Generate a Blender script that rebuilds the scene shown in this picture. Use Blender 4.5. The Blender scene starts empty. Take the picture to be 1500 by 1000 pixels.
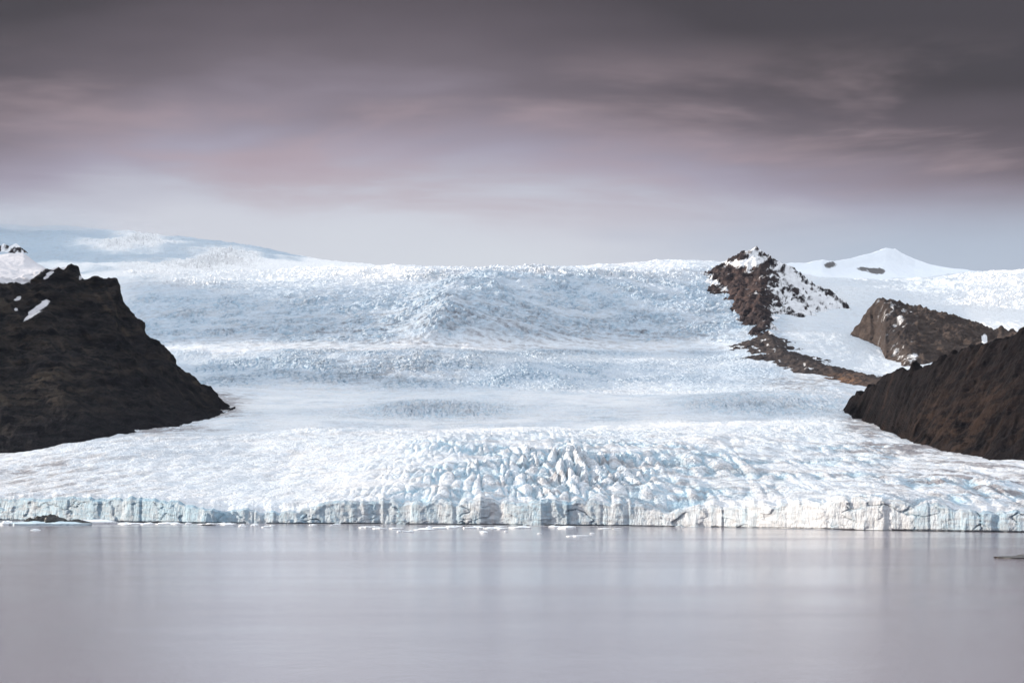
import bpy, math, random
import numpy as np

# ------------------------------------------------------------------ camera, world, sun, exposure
S = bpy.context.scene
COL = S.collection
F = 2917.0          # focal length in pixels of a 1500 px wide picture (70 mm on 36 mm)
CX, HY, CAMZ = 750.0, 715.0, 30.0   # picture column of the view axis, row of the horizon, eye height over the lake

cam_d = bpy.data.cameras.new('camera')
cam_d.lens = 70.0; cam_d.sensor_width = 36.0
cam_d.shift_y = (HY - 500.0) / 1500.0
cam_d.clip_start = 1.0; cam_d.clip_end = 80000.0
cam = bpy.data.objects.new('camera', cam_d); COL.objects.link(cam)
cam.location = (0, 0, CAMZ); cam.rotation_euler = (math.radians(90), 0, 0)
S.camera = cam

SUN_EL, SUN_AZ = 10.5, -78.0        # azimuth from +Y (view direction), negative = from the left
SUN_STRENGTH = 5.0
SKY_STRENGTH = 0.1
EXPOSURE = 0.45

sun_d = bpy.data.lights.new('sun', 'SUN')
sun_d.energy = SUN_STRENGTH; sun_d.angle = math.radians(1.5); sun_d.color = (1.0, 0.88, 0.74)
sun = bpy.data.objects.new('sun', sun_d); COL.objects.link(sun)
sun.rotation_euler = (math.radians(90 - SUN_EL), 0, math.radians(180 - SUN_AZ))

S.view_settings.view_transform = 'Standard'
S.view_settings.look = 'None'
S.view_settings.exposure = EXPOSURE
S.view_settings.gamma = 1.0
S.view_settings.use_curve_mapping = False
S.cycles.use_denoising = True
S.cycles.max_bounces = 6
S.cycles.volume_bounces = 1

class NT:
    """small helper for node trees"""
    def __init__(self, tree):
        self.t = tree; self.n = tree.nodes; self.l = tree.links
    def add(self, typ, **kw):
        nd = self.n.new(typ)
        for k, v in kw.items():
            if k == 'inp':
                for i, val in v.items():
                    if hasattr(val, 'is_output'): self.l.new(val, nd.inputs[i])
                    else: nd.inputs[i].default_value = val
            else: setattr(nd, k, v)
        return nd
    def math(self, op, a, b=0.0, c=0.0, clamp=False):
        nd = self.add('ShaderNodeMath', operation=op, use_clamp=clamp, inp={0: a, 1: b, 2: c}); return nd.outputs[0]
    def mix(self, fac, a, b, blend='MIX'):
        nd = self.n.new('ShaderNodeMix'); nd.data_type = 'RGBA'; nd.blend_type = blend
        for i, val in ((0, fac), (6, a), (7, b)):
            if hasattr(val, 'is_output'): self.l.new(val, nd.inputs[i])
            else: nd.inputs[i].default_value = (tuple(val) + (1,))[:4] if isinstance(val, (tuple, list)) else val
        return nd.outputs[2]
    def noise(self, vec, scale, detail=4.0, rough=0.5, dist=0.0):
        nd = self.add('ShaderNodeTexNoise', inp={'Scale': scale, 'Detail': detail, 'Roughness': rough, 'Distortion': dist})
        self.l.new(vec, nd.inputs['Vector']); return nd.outputs['Fac']
    def mapping(self, vec, scale=(1, 1, 1), rot=(0, 0, 0), loc=(0, 0, 0)):
        nd = self.add('ShaderNodeMapping', inp={'Scale': scale, 'Rotation': rot, 'Location': loc})
        self.l.new(vec, nd.inputs['Vector']); return nd.outputs[0]
    def ramp(self, fac, stops, interp='LINEAR'):
        nd = self.n.new('ShaderNodeValToRGB'); cr = nd.color_ramp; cr.interpolation = interp
        while len(cr.elements) > 1: cr.elements.remove(cr.elements[-1])
        for i, (p, c) in enumerate(stops):
            e = cr.elements[0] if i == 0 else cr.elements.new(p)
            e.position = p; e.color = (tuple(c) + (1,))[:4] if isinstance(c, (tuple, list)) else (c, c, c, 1)
        if hasattr(fac, 'is_output'): self.l.new(fac, nd.inputs[0])
        return nd.outputs[0]
    def smooth(self, v, a, b):
        nd = self.add('ShaderNodeMapRange', interpolation_type='SMOOTHSTEP', inp={0: v, 1: a, 2: b, 3: 0.0, 4: 1.0}); return nd.outputs[0]

world = bpy.data.worlds.new('World'); S.world = world; world.use_nodes = True
W = NT(world.node_tree); W.n.clear()
wout = W.add('ShaderNodeOutputWorld'); wbg = W.add('ShaderNodeBackground', inp={'Strength': SKY_STRENGTH})
W.l.new(wbg.outputs[0], wout.inputs[0])
sky = W.add('ShaderNodeTexSky', sky_type='NISHITA', sun_disc=False)
sky.sun_elevation = math.radians(SUN_EL); sky.sun_rotation = math.radians(SUN_AZ)
sky.altitude = 30; sky.air_density = 1.0; sky.dust_density = 1.0; sky.ozone_density = 1.5
tc = W.add('ShaderNodeTexCoord')
sep = W.add('ShaderNodeSeparateXYZ'); W.l.new(tc.outputs['Generated'], sep.inputs[0])
dx, dy, dz = sep.outputs
zz = W.math('MAXIMUM', dz, 0.0)
# position on a cloud deck above the place: clouds crowd into streaks toward the horizon
den = W.math('ADD', zz, 0.06)
cmb = W.add('ShaderNodeCombineXYZ', inp={0: W.math('DIVIDE', dx, den), 1: W.math('DIVIDE', dy, den), 2: 0.0})
deck = cmb.outputs[0]
n_big = W.noise(W.mapping(deck, (0.50, 0.50, 1), (0, 0, 0.10), (0.3, 0.9, 0)), 1.0, 4.0, 0.5, 0.3)
n_fine = W.noise(W.mapping(deck, (1.1, 1.15, 1), (0, 0, 0.16), (0.9, 1.8, 0)), 1.0, 5.0, 0.55, 0.35)
az = W.math('ARCTAN2', dx, dy)
gap = W.math('COSINE', W.math('MULTIPLY', W.math('ADD', az, 0.055), 7.0))      # openings repeat round the sky
low = W.smooth(dz, 0.11, 0.20)
h = W.math('ADD', dz, W.math('MULTIPLY', W.math('SUBTRACT', n_big, 0.5), W.math('MULTIPLY_ADD', low, 0.09, 0.04)))
h = W.math('ADD', h, W.math('MULTIPLY', W.math('SUBTRACT', n_fine, 0.5), 0.042))
h = W.math('SUBTRACT', h, W.math('MULTIPLY', W.math('SUBTRACT', gap, 1.10), 0.040))
K = 1.0 / SKY_STRENGTH
E = 2.0 ** -EXPOSURE
SKY = [(0.0, (.68, .71, .78)), (0.115, (.66, .69, .755)), (0.142, (.62, .635, .71)), (0.159, (.53, .535, .62)), (0.177, (.375, .345, .43)),
       (0.194, (.27, .23, .28)), (0.211, (.165, .135, .160)), (0.228, (.122, .098, .116)), (0.26, (.060, .048, .055)), (0.31, (.065, .054, .062)),
       (0.42, (.45, .46, .52)), (0.60, (1.36, 1.42, 1.52)), (1.0, (1.44, 1.56, 1.70))]
cloud = W.ramp(h, [(p, tuple(E * v for v in c)) for p, c in SKY])
# warm, sunlit undersides where the cloud is thin
pinkm = W.math('MULTIPLY', W.smooth(n_fine, 0.46, 0.66), W.math('MULTIPLY', W.smooth(dz, 0.12, 0.15), W.math('SUBTRACT', 1.0, W.smooth(dz, 0.185, 0.225))))
cloud = W.mix(W.math('MULTIPLY', pinkm, 0.5), cloud, (.37, .285, .31))
# the strip below the cloud deck stays clear and blue
clear = W.math('MULTIPLY', W.math('SUBTRACT', 1.0, W.smooth(dz, 0.115, 0.152)), W.smooth(W.math('SUBTRACT', h, dz), 0.012, 0.05))
cloud = W.mix(W.math('MULTIPLY', clear, 0.85), cloud, tuple(E * v for v in (.47, .545, .66)))
cloud10 = W.add('ShaderNodeVectorMath', operation='SCALE', inp={0: cloud, 3: K})
skyc = W.mix(0.97, sky.outputs[0], cloud10.outputs[0])
W.l.new(skyc, wbg.inputs[0])

# ------------------------------------------------------------------ numpy noise
rng = np.random.RandomState(7)
PERM = np.concatenate([rng.permutation(4096)] * 2).astype(np.int64)
GA = rng.rand(4096) * 2 * np.pi
GX, GY = np.cos(GA), np.sin(GA)
R1, R2, R3 = rng.rand(4096), rng.rand(4096), rng.rand(4096)
def hsh(i, j): return PERM[(PERM[i & 4095] + j) & 4095]
def perlin(x, y):
    xi = np.floor(x).astype(np.int64); yi = np.floor(y).astype(np.int64)
    fx = x - xi; fy = y - yi
    u = fx * fx * fx * (fx * (fx * 6 - 15) + 10); v = fy * fy * fy * (fy * (fy * 6 - 15) + 10)
    def g(a, b, px, py):
        k = hsh(xi + a, yi + b); return GX[k] * px + GY[k] * py
    n00 = g(0, 0, fx, fy); n10 = g(1, 0, fx - 1, fy); n01 = g(0, 1, fx, fy - 1); n11 = g(1, 1, fx - 1, fy - 1)
    return ((n00 * (1 - u) + n10 * u) * (1 - v) + (n01 * (1 - u) + n11 * u) * v) * 1.5
def fbm(x, y, oct=5, gain=0.5, lac=2.03):
    s = 0; a = 1.0; t = 0
    for o in range(oct):
        s = s + a * perlin(x + 17.3 * o, y - 9.1 * o); t += a; a *= gain; x = x * lac; y = y * lac
    return s / t
def ridged(x, y, oct=4, gain=0.5, lac=2.1):
    s = 0; a = 1.0; t = 0
    for o in range(oct):
        r = 1 - np.abs(perlin(x + 11.7 * o, y + 5.3 * o)); s = s + a * r * r; t += a; a *= gain; x = x * lac; y = y * lac
    return s / t
def worley(x, y):
    """F1, F2, random of nearest cell, offset to nearest cell"""
    xi = np.floor(x).astype(np.int64); yi = np.floor(y).astype(np.int64)
    f1 = np.full(x.shape, 9.0); f2 = np.full(x.shape, 9.0); rk = np.zeros(x.shape); ox = np.zeros(x.shape); oy = np.zeros(x.shape)
    for a in (-1, 0, 1):
        for b in (-1, 0, 1):
            k = hsh(xi + a, yi + b)
            qx = xi + a + 0.1 + 0.8 * R1[k] - x; qy = yi + b + 0.1 + 0.8 * R2[k] - y
            d = np.sqrt(qx * qx + qy * qy)
            c = d < f1
            f2 = np.where(c, f1, np.minimum(f2, d)); f1 = np.where(c, d, f1)
            rk = np.where(c, R3[k], rk); ox = np.where(c, qx, ox); oy = np.where(c, qy, oy)
    return f1, f2, rk, ox, oy
def sstep(a, b, v):
    t = np.clip((v - a) / (b - a), 0, 1); return t * t * (3 - 2 * t)
def ell(px, py, cx, cy, rx, ry, soft=1.0):
    r = ((px - cx) / rx) ** 2 + ((py - cy) / ry) ** 2
    return np.exp(-(r ** soft))

# pixel row/column of the photograph at a known depth -> place (the depth comes from the ground it stands on)
def X_of(px, d): return (px - CX) / F * d
def Z_of(py, d): return CAMZ + (HY - py) / F * d
def lake(px, py):
    d = CAMZ * F / (py - HY); return (X_of(px, d), d)

# ------------------------------------------------------------------ mesh helpers
def link(o, kind=None, label=None, cat=None, group=None, parent=None):
    COL.objects.link(o)
    if kind: o['kind'] = kind
    if label: o['label'] = label
    if cat: o['category'] = cat
    if group: o['group'] = group
    if parent: o.parent = parent
    return o
def grid_object(name, X, Y, Z, mat, attrs=None, keep=None, smooth=True, **kw):
    nr, nc = X.shape
    co = np.stack([X, Y, Z], -1).reshape(-1, 3).astype(np.float32)
    idx = np.arange(nr * nc).reshape(nr, nc)
    q = np.stack([idx[:-1, :-1], idx[:-1, 1:], idx[1:, 1:], idx[1:, :-1]], -1).reshape(-1, 4)
    if keep is not None:
        k = keep[:-1, :-1] | keep[:-1, 1:] | keep[1:, 1:] | keep[1:, :-1]
        q = q[k.reshape(-1)]
        used = np.zeros(len(co), bool); used[q.reshape(-1)] = True
        remap = np.cumsum(used) - 1
        q = remap[q]; co = co[used]
    else: used = slice(None)
    me = bpy.data.meshes.new(name)
    me.vertices.add(len(co)); me.vertices.foreach_set('co', co.reshape(-1))
    me.loops.add(len(q) * 4); me.loops.foreach_set('vertex_index', q.reshape(-1).astype(np.int32))
    me.polygons.add(len(q)); me.polygons.foreach_set('loop_start', (np.arange(len(q)) * 4).astype(np.int32))
    me.update(calc_edges=True); 
    me.polygons.foreach_set('use_smooth', np.full(len(q), smooth))
    for an, av in (attrs or {}).items():
        a = me.attributes.new(an, 'FLOAT', 'POINT'); a.data.foreach_set('value', av.reshape(-1)[used].astype(np.float32))
    me.materials.append(mat)
    o = bpy.data.objects.new(name, me)
    return link(o, **kw)

def new_mat(name):
    m = bpy.data.materials.new(name); m.use_nodes = True
    t = NT(m.node_tree); t.n.clear()
    out = t.add('ShaderNodeOutputMaterial'); b = t.add('ShaderNodeBsdfPrincipled')
    t.l.new(b.outputs[0], out.inputs[0]); t.b = b; t.out = out
    t.pos = t.add('ShaderNodeNewGeometry').outputs['Position']
    return m, t
def attr(t, name): return t.add('ShaderNodeAttribute', attribute_name=name).outputs['Fac']
def bump(t, height, strength, dist, normal=None):
    nd = t.add('ShaderNodeBump', inp={'Strength': strength, 'Distance': dist}); t.l.new(height, nd.inputs['Height'])
    if normal: t.l.new(normal, nd.inputs['Normal'])
    return nd.outputs[0]

# ------------------------------------------------------------------ materials
def mat_ice():
    m, t = new_mat('glacier_ice')
    deep_plus_shade, dirt, snow = attr(t, 'deep_plus_shade'), attr(t, 'dirt'), attr(t, 'snow')
    nl = t.noise(t.mapping(t.pos, (1, .6, 1)), 0.006, 5, 0.6)
    nm = t.noise(t.mapping(t.pos, (1, .5, 1)), 0.05, 5, 0.62)
    ns = t.noise(t.pos, 0.35, 4, 0.65)
    white = t.mix(t.smooth(nm, .35, .7), (.70, .735, .79), (.84, .845, .855))
    pale = t.mix(t.smooth(nl, .42, .62), (.70, .755, .815), white)
    c = t.mix(t.smooth(ns, .42, .75), pale, white)
    blue = t.mix(ns, (.25, .44, .57), (.42, .59, .70))
    c = t.mix(t.math('MULTIPLY', deep_plus_shade, t.math('MULTIPLY_ADD', ns, .6, .55), clamp=True), c, blue)
    dm = t.math('MULTIPLY', dirt, t.smooth(t.math('ADD', nm, t.math('MULTIPLY', ns, .35)), .50, .85), clamp=True)
    c = t.mix(dm, c, (.24, .225, .24))
    bare_plus_shade = attr(t, 'bare_plus_shade')
    c = t.mix(bare_plus_shade, c, t.mix(1.0, c, (.46, .57, .67), 'MULTIPLY'))
    c = t.mix(snow, c, (.88, .88, .885))
    t.l.new(c, t.b.inputs['Base Color'])
    t.b.inputs['Roughness'].default_value = .62
    t.b.inputs['Specular IOR Level'].default_value = .3
    nx = t.noise(t.mapping(t.pos, (1, .7, 1)), 0.16, 5, .7)
    c = t.mix(t.math('MULTIPLY', t.smooth(nx, .54, .70), .34), c, t.mix(1.0, c, (.62, .70, .80), 'MULTIPLY'))
    t.l.new(c, t.b.inputs['Base Color'])
    b1 = bump(t, ns, 1.0, 2.4); b1 = bump(t, nx, .55, 4.0, b1)
    b2 = bump(t, t.noise(t.mapping(t.pos, (1, .6, 1)), 0.09, 5, .65), .7, 6.0, b1)
    t.l.new(b2, t.b.inputs['Normal'])
    return m
def mat_cliff():
    m, t = new_mat('cliff_ice')
    blue_a, dirt = attr(t, 'blue'), attr(t, 'dirt')
    v = t.mapping(t.pos, (1, 1, .22))
    nv = t.noise(v, .16, 5, .6, .5); nf = t.noise(t.mapping(t.pos, (1, 1, .35)), .6, 5, .65)
    nh = t.noise(t.mapping(t.pos, (.3, .3, 1.6)), .25, 4, .6)
    white = t.mix(nf, (.58, .62, .67), (.76, .775, .79))
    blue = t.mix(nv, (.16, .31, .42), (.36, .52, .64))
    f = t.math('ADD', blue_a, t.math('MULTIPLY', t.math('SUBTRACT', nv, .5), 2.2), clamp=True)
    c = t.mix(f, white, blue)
    dm = t.math('MULTIPLY', dirt, t.smooth(t.math('ADD', nh, t.math('MULTIPLY', nf, .4)), .60, .84), clamp=True)
    c = t.mix(dm, c, (.24, .24, .26))
    t.l.new(c, t.b.inputs['Base Color'])
    t.b.inputs['Roughness'].default_value = .5
    nc = t.noise(t.mapping(t.pos, (1, 1, .6)), 1.3, 5, .7)
    b1 = bump(t, nc, .8, .7); b1 = bump(t, nf, .9, 1.6, b1); b2 = bump(t, nv, .6, 3.0, b1)
    t.l.new(b2, t.b.inputs['Normal'])
    return m
def mat_rock(name, dark, light, extra=None, strata=0.02, bscale=.05, bdist=6.0, snowcol=(.84, .845, .87)):
    m, t = new_mat(name)
    snow = attr(t, 'snow'); tint = attr(t, 'tint')
    n1 = t.noise(t.pos, .012, 6, .6, .4); n2 = t.noise(t.mapping(t.pos, (1, 1, 2.5)), bscale, 6, .68, .3)
    n3 = t.noise(t.pos, .25, 4, .65)
    c = t.mix(t.smooth(n2, .3, .72), dark, light)
    c = t.mix(t.math('MULTIPLY', t.smooth(n1, .45, .62), .6), c, dark)
    n4 = t.noise(t.mapping(t.pos, (1, 1, 3)), bscale * 3.1, 5, .7)
    c = t.mix(t.smooth(n4, .56, .74), c, t.mix(1.0, light, (1.7, 1.6, 1.5), 'MULTIPLY'))
    if extra: c = t.mix(t.math('MULTIPLY', tint, t.smooth(n2, .38, .62), clamp=True), c, extra)
    sm = t.smooth(t.math('ADD', snow, t.math('MULTIPLY', t.math('SUBTRACT', n3, .5), .35)), .36, .62)
    c = t.mix(sm, c, snowcol)
    t.l.new(c, t.b.inputs['Base Color'])
    t.b.inputs['Roughness'].default_value = .95; t.b.inputs['Specular IOR Level'].default_value = .06
    b1 = bump(t, n3, .7, 2.0); b2 = bump(t, n2, .9, bdist, b1)
    t.l.new(b2, t.b.inputs['Normal'])
    return m
def mat_snow():
    m, t = new_mat('wind_packed_snow')
    n1 = t.noise(t.mapping(t.pos, (1, 1, 2)), .01, 6, .6); n2 = t.noise(t.pos, .06, 5, .6)
    snow = attr(t, 'snow')
    c = t.mix(n1, (.66, .71, .78), (.78, .81, .85))  # snow toned down towards blue, painting in the shade of the peak
    rockf = t.smooth(t.math('ADD', snow, t.math('MULTIPLY', t.math('SUBTRACT', n2, .5), .9)), .40, .52)
    c = t.mix(rockf, t.mix(n2, (.03, .03, .035), (.11, .10, .10)), c)
    t.l.new(c, t.b.inputs['Base Color']); t.b.inputs['Roughness'].default_value = .7
    t.l.new(bump(t, n2, .5, 6.0), t.b.inputs['Normal'])
    return m
def mat_water():
    m, t = new_mat('silty_lake_water')
    n1 = t.noise(t.mapping(t.pos, (1.0, .45, 1), (0, 0, .25)), 1.5, 4, .65)
    n2 = t.noise(t.mapping(t.pos, (1.0, .4, 1), (0, 0, -.2)), .14, 4, .6)
    nw = t.noise(t.mapping(t.pos, (.0016, .008, 1), (0, 0, .06)), 1.0, 3, .5, .3)   # wind lanes
    t.b.inputs['Base Color'].default_value = (.27, .24, .265, 1)
    t.b.inputs['IOR'].default_value = 1.33
    rg = t.add('ShaderNodeMapRange', inp={0: nw, 1: .35, 2: .65, 3: .085, 4: .125})
    t.l.new(rg.outputs[0], t.b.inputs['Roughness'])
    st = t.add('ShaderNodeMapRange', inp={0: nw, 1: .35, 2: .65, 3: .14, 4: .30})
    bn = t.add('ShaderNodeBump', inp={'Distance': .5}); t.l.new(n1, bn.inputs['Height']); t.l.new(st.outputs[0], bn.inputs['Strength'])
    bn2 = t.add('ShaderNodeBump', inp={'Distance': 1.4, 'Strength': .08}); t.l.new(n2, bn2.inputs['Height']); t.l.new(bn.outputs[0], bn2.inputs['Normal'])
    t.l.new(bn2.outputs[0], t.b.inputs['Normal'])
    return m
M_ICE, M_CLIFF, M_SNOW, M_WATER = mat_ice(), mat_cliff(), mat_snow(), mat_water()
M_LEFT = mat_rock('dark_basalt_slope', (.0030, .0034, .0056), (.0150, .0138, .0165), (.040, .032, .026), bscale=.03, bdist=9, snowcol=(.58, .57, .60))  # snow colour greyed to paint in the shade on its patches
M_RIGHT = mat_rock('brown_heath_slope', (.0038, .0035, .005), (.0115, .0095, .0108), (.03, .020, .0165), bscale=.035, bdist=9)
M_PEAK = mat_rock('red_grey_peak_rock', (.018, .016, .02), (.062, .05, .051), (.105, .072, .066), bscale=.03, bdist=14)
M_RIDGE = mat_rock('brown_scree', (.04, .032, .031), (.10, .078, .068), (.025, .025, .03), bscale=.03, bdist=8)
M_MOR = mat_rock('moraine_rubble', (.03, .027, .03), (.085, .068, .062), (.17, .10, .065), bscale=.05, bdist=6)

# ------------------------------------------------------------------ lake
def water_sheet():
    xs = np.array([-9000., -4000, -1500, 1500, 4000, 9000]); ys = np.array([-3000., 0, 700, 1300, 1800, 2600, 5000])
    X, Y = np.meshgrid(xs, ys)
    grid_object('lake_water', X, Y, X * 0, M_WATER, kind='structure')
water_sheet()

# ------------------------------------------------------------------ glacier
TAB = {  # picture column -> (depth in metres, picture row of the ice surface there)
 -600: [(1950,735),(2300,705),(2700,690),(3500,650),(4800,520),(5300,360),(5700,290),(6100,275),(6600,275),(7500,260),(8200,205),(9000,150),(9800,130)],  # negative columns lie unseen, raised to cast shade on icefall and upper-left slope
 -200: [(1900,733),(2150,705),(2500,680),(3000,655),(4000,610),(4800,540),(5200,440),(5700,345),(6100,330),(6600,334),(7000,340),(7700,330),(8300,300),(9200,268),(9900,262)],
 -100: [(1880,732),(2100,700),(2450,672),(3000,650),(4000,605),(4800,535),(5200,450),(5700,362),(6100,350),(6500,354),(7000,360),(7700,352),(8300,326),(9200,300),(9900,298)],
 0:    [(1862,731),(2000,715),(2150,694),(2300,676),(2450,663),(2600,657),(3000,645),(4000,600),(5000,530),(5600,450),(6000,410),(6400,405),(7000,400),(8000,368),(8600,347),(9200,334),(9900,336)],
 100:  [(1840,729),(2000,712),(2150,692),(2300,672),(2500,650),(2650,642),(3000,636),(4000,595),(5000,525),(6000,458),(7000,400),(7600,386),(8200,365),(8800,343),(9300,332),(9900,334)],
 200:  [(1760,732),(1900,714),(2050,699),(2250,676),(2450,652),(2650,636),(2850,627),(3100,618),(3600,595),(4200,560),(4600,525),(4900,506),(5200,499),(5600,470),(6000,435),(6150,424),(6500,415),(7000,398),(7600,384),(8200,366),(8800,350),(9300,344),(9900,347)],
 300:  [(1716,743),(1850,723),(2050,700),(2300,672),(2600,645),(2900,622),(3300,600),(3700,580),(4100,562),(4400,540),(4650,515),(4850,505),(5150,499),(5600,468),(5950,438),(6100,428),(6400,423),(6900,408),(7400,394),(7900,379),(8500,360),(9100,351),(9800,353)],
 400:  [(1700,744),(1850,724),(2050,702),(2300,674),(2600,643),(2900,622),(3300,604),(3700,586),(4050,573),(4300,550),(4550,520),(4750,508),(5050,501),(5500,470),(5900,440),(6100,428),(6400,423),(6900,408),(7500,393),(8200,376),(8800,367),(9500,369)],
 500:  [(1686,741),(1800,722),(2000,700),(2250,672),(2500,648),(2750,633),(3100,615),(3500,597),(3850,583),(4100,572),(4300,545),(4500,517),(4700,508),(5000,502),(5500,468),(5900,440),(6150,424),(6500,412),(7000,399),(7600,389),(8200,386),(9000,392)],
 640:  [(1650,736),(1760,716),(1950,692),(2200,662),(2450,641),(2700,635),(3000,625),(3250,614),(3420,596),(3550,586),(3850,580),(4100,574),(4300,545),(4500,517),(4680,511),(5000,506),(5400,482),(5800,452),(6200,424),(6500,405),(6800,395),(7200,391),(8000,397)],
 750:  [(1620,735),(1750,715),(1950,690),(2200,660),(2450,638),(2700,634),(3000,622),(3400,603),(3800,584),(4100,574),(4300,548),(4500,526),(4700,520),(5000,513),(5400,486),(5800,456),(6200,425),(6500,404),(6750,397),(7200,396),(8000,402)],
 900:  [(1575,737),(1700,717),(1900,692),(2150,662),(2450,638),(2700,633),(3000,622),(3400,604),(3800,585),(4150,574),(4400,555),(4650,540),(4900,531),(5150,522),(5500,492),(5900,455),(6250,418),(6500,397),(6750,389),(7200,388),(8000,396)],
 1050: [(1535,741),(1650,722),(1850,698),(2100,668),(2400,641),(2650,632),(2950,620),(3200,611),(3400,595),(3600,581),(4000,575),(4300,565),(4650,548),(5000,532),(5300,512),(5700,478),(6100,436),(6450,402),(6700,390),(7100,384),(8000,390)],
 1130: [(1490,736),(1620,720),(1820,698),(2060,672),(2350,648),(2600,636),(2880,622),(3150,611),(3350,590),(3550,575),(3900,571),(4200,565),(4600,548),(5000,520),(5400,490),(5800,462),(6200,430),(6600,402),(7000,393),(7500,392),(8300,396)],
 1200: [(1458,732),(1600,715),(1800,695),(2000,677),(2300,655),(2600,640),(2900,622),(3100,611),(3350,590),(3550,576),(3900,567),(4300,562),(4700,545),(5000,520),(5500,484),(6000,452),(6500,425),(7000,411),(7500,406),(8300,408)],
 1300: [(1430,732),(1550,718),(1750,700),(1950,682),(2200,662),(2450,647),(2750,632),(3100,612),(3500,600),(4000,580),(4500,558),(4800,544),(5200,520),(5600,492),(6000,468),(6500,440),(7000,422),(7500,414),(8300,414)],
 1400: [(1396,744),(1500,726),(1700,703),(1900,684),(2100,668),(2350,655),(2700,645),(3200,625),(4000,585),(5000,522),(5500,492),(6000,465),(6500,441),(7000,424),(7500,411),(8000,404),(8600,404)],
 1500: [(1367,753),(1480,730),(1650,706),(1800,688),(1950,674),(2200,668),(2700,650),(3200,625),(4000,585),(5000,510),(5500,490),(6000,470),(6500,446),(7000,421),(7500,403),(8000,398),(8600,399)],
 2100: [(1250,770),(1500,745),(2000,725),(3000,680),(5000,530),(6500,450),(7500,410),(8600,400)],
}
TPX = np.array(sorted(TAB)); TD = np.arange(1200, 10000, 20.0)
Traw = np.array([np.interp(TD, [a for a, b in TAB[p]], [b for a, b in TAB[p]]) for p in TPX])
PXG = np.arange(-600, 2101, 6.0)
Tg = np.array([np.interp(PXG, TPX, Traw[:, k]) for k in range(len(TD))]).T      # (px, d)
def gsm(A, s, ax):
    r = int(3 * s) + 1; k = np.exp(-0.5 * (np.arange(-r, r + 1) / s) ** 2); k /= k.sum()
    Ap = np.pad(A, [(r, r) if i == ax else (0, 0) for i in range(2)], mode='edge')
    return np.apply_along_axis(lambda v: np.convolve(v, k, 'valid'), ax, Ap)
Tg = gsm(gsm(Tg, 5.0, 0), 1.6, 1)
def base_py(px, d):
    a = np.clip((px - PXG[0]) / 6.0, 0, len(PXG) - 1.001); b = np.clip((d - TD[0]) / 20.0, 0, len(TD) - 1.001)
    i = a.astype(int); j = b.astype(int); fa = a - i; fb = b - j
    return (Tg[i, j] * (1 - fa) + Tg[i + 1, j] * fa) * (1 - fb) + (Tg[i, j + 1] * (1 - fa) + Tg[i + 1, j + 1] * fa) * fb

FRONT_PX = [-600, 0, 150, 300, 450, 600, 750, 900, 1050, 1200, 1350, 1500, 2100]
FRONT_D = [1980, 1862, 1790, 1716, 1690, 1655, 1620, 1575, 1535, 1458, 1411, 1367, 1230]
def front(px):
    d = np.interp(px, FRONT_PX, FRONT_D)
    x = X_of(px, d)
    w = x + 9 * perlin(x / 31, x * 0 + 4.4)
    f1, f2, rk, ox, oy = worley(w / 26.0, x * 0 + 3.3)
    g1, g2, gk, _, _ = worley(w / 9.5 + 40, x * 0 + 8.1)
    q = sstep(-.15, .25, perlin(x / 75, x * 0 + 12.5))          # stretches that have freshly calved into slabs
    return (d + 11 * perlin(x / 150, x * 0 + .5) + 2.6 * (rk - .5) * sstep(.0, .12, f2 - f1) + 2.5 * perlin(x / 48, x * 0 + 3.7) + 1.1 * (gk - .5) * q + 2.0 * np.exp(-((f2 - f1) / .05) ** 2) * (rk > .82)
            + 1.6 * fbm(x / 17, x * 0 + 7, 3))

def serac(x, y, sx, sy, rot=0.0, seed=0.0, warp=.35, crest=False):
    c, s = math.cos(rot), math.sin(rot)
    a = (x * c + y * s) / sx; b = (-x * s + y * c) / sy
    wx = perlin(a * .6 + seed, b * .6) * warp; wy = perlin(a * .6, b * .6 + seed + 5) * warp
    f1, f2, rk, ox, oy = worley(a + wx + seed, b + wy)
    e = f2 - f1
    block = np.clip(e / .62, 0, 1) ** .7 if crest else sstep(.0, .24, e)
    tilt = ox * (rk - .5) * 1.4 + oy * (.35 + .6 * (rk - .5))
    return block * (.62 + .38 * rk) + tilt * .25 * block, 1 - (sstep(.03, .28, e) if crest else sstep(.05, .30, e))

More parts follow.
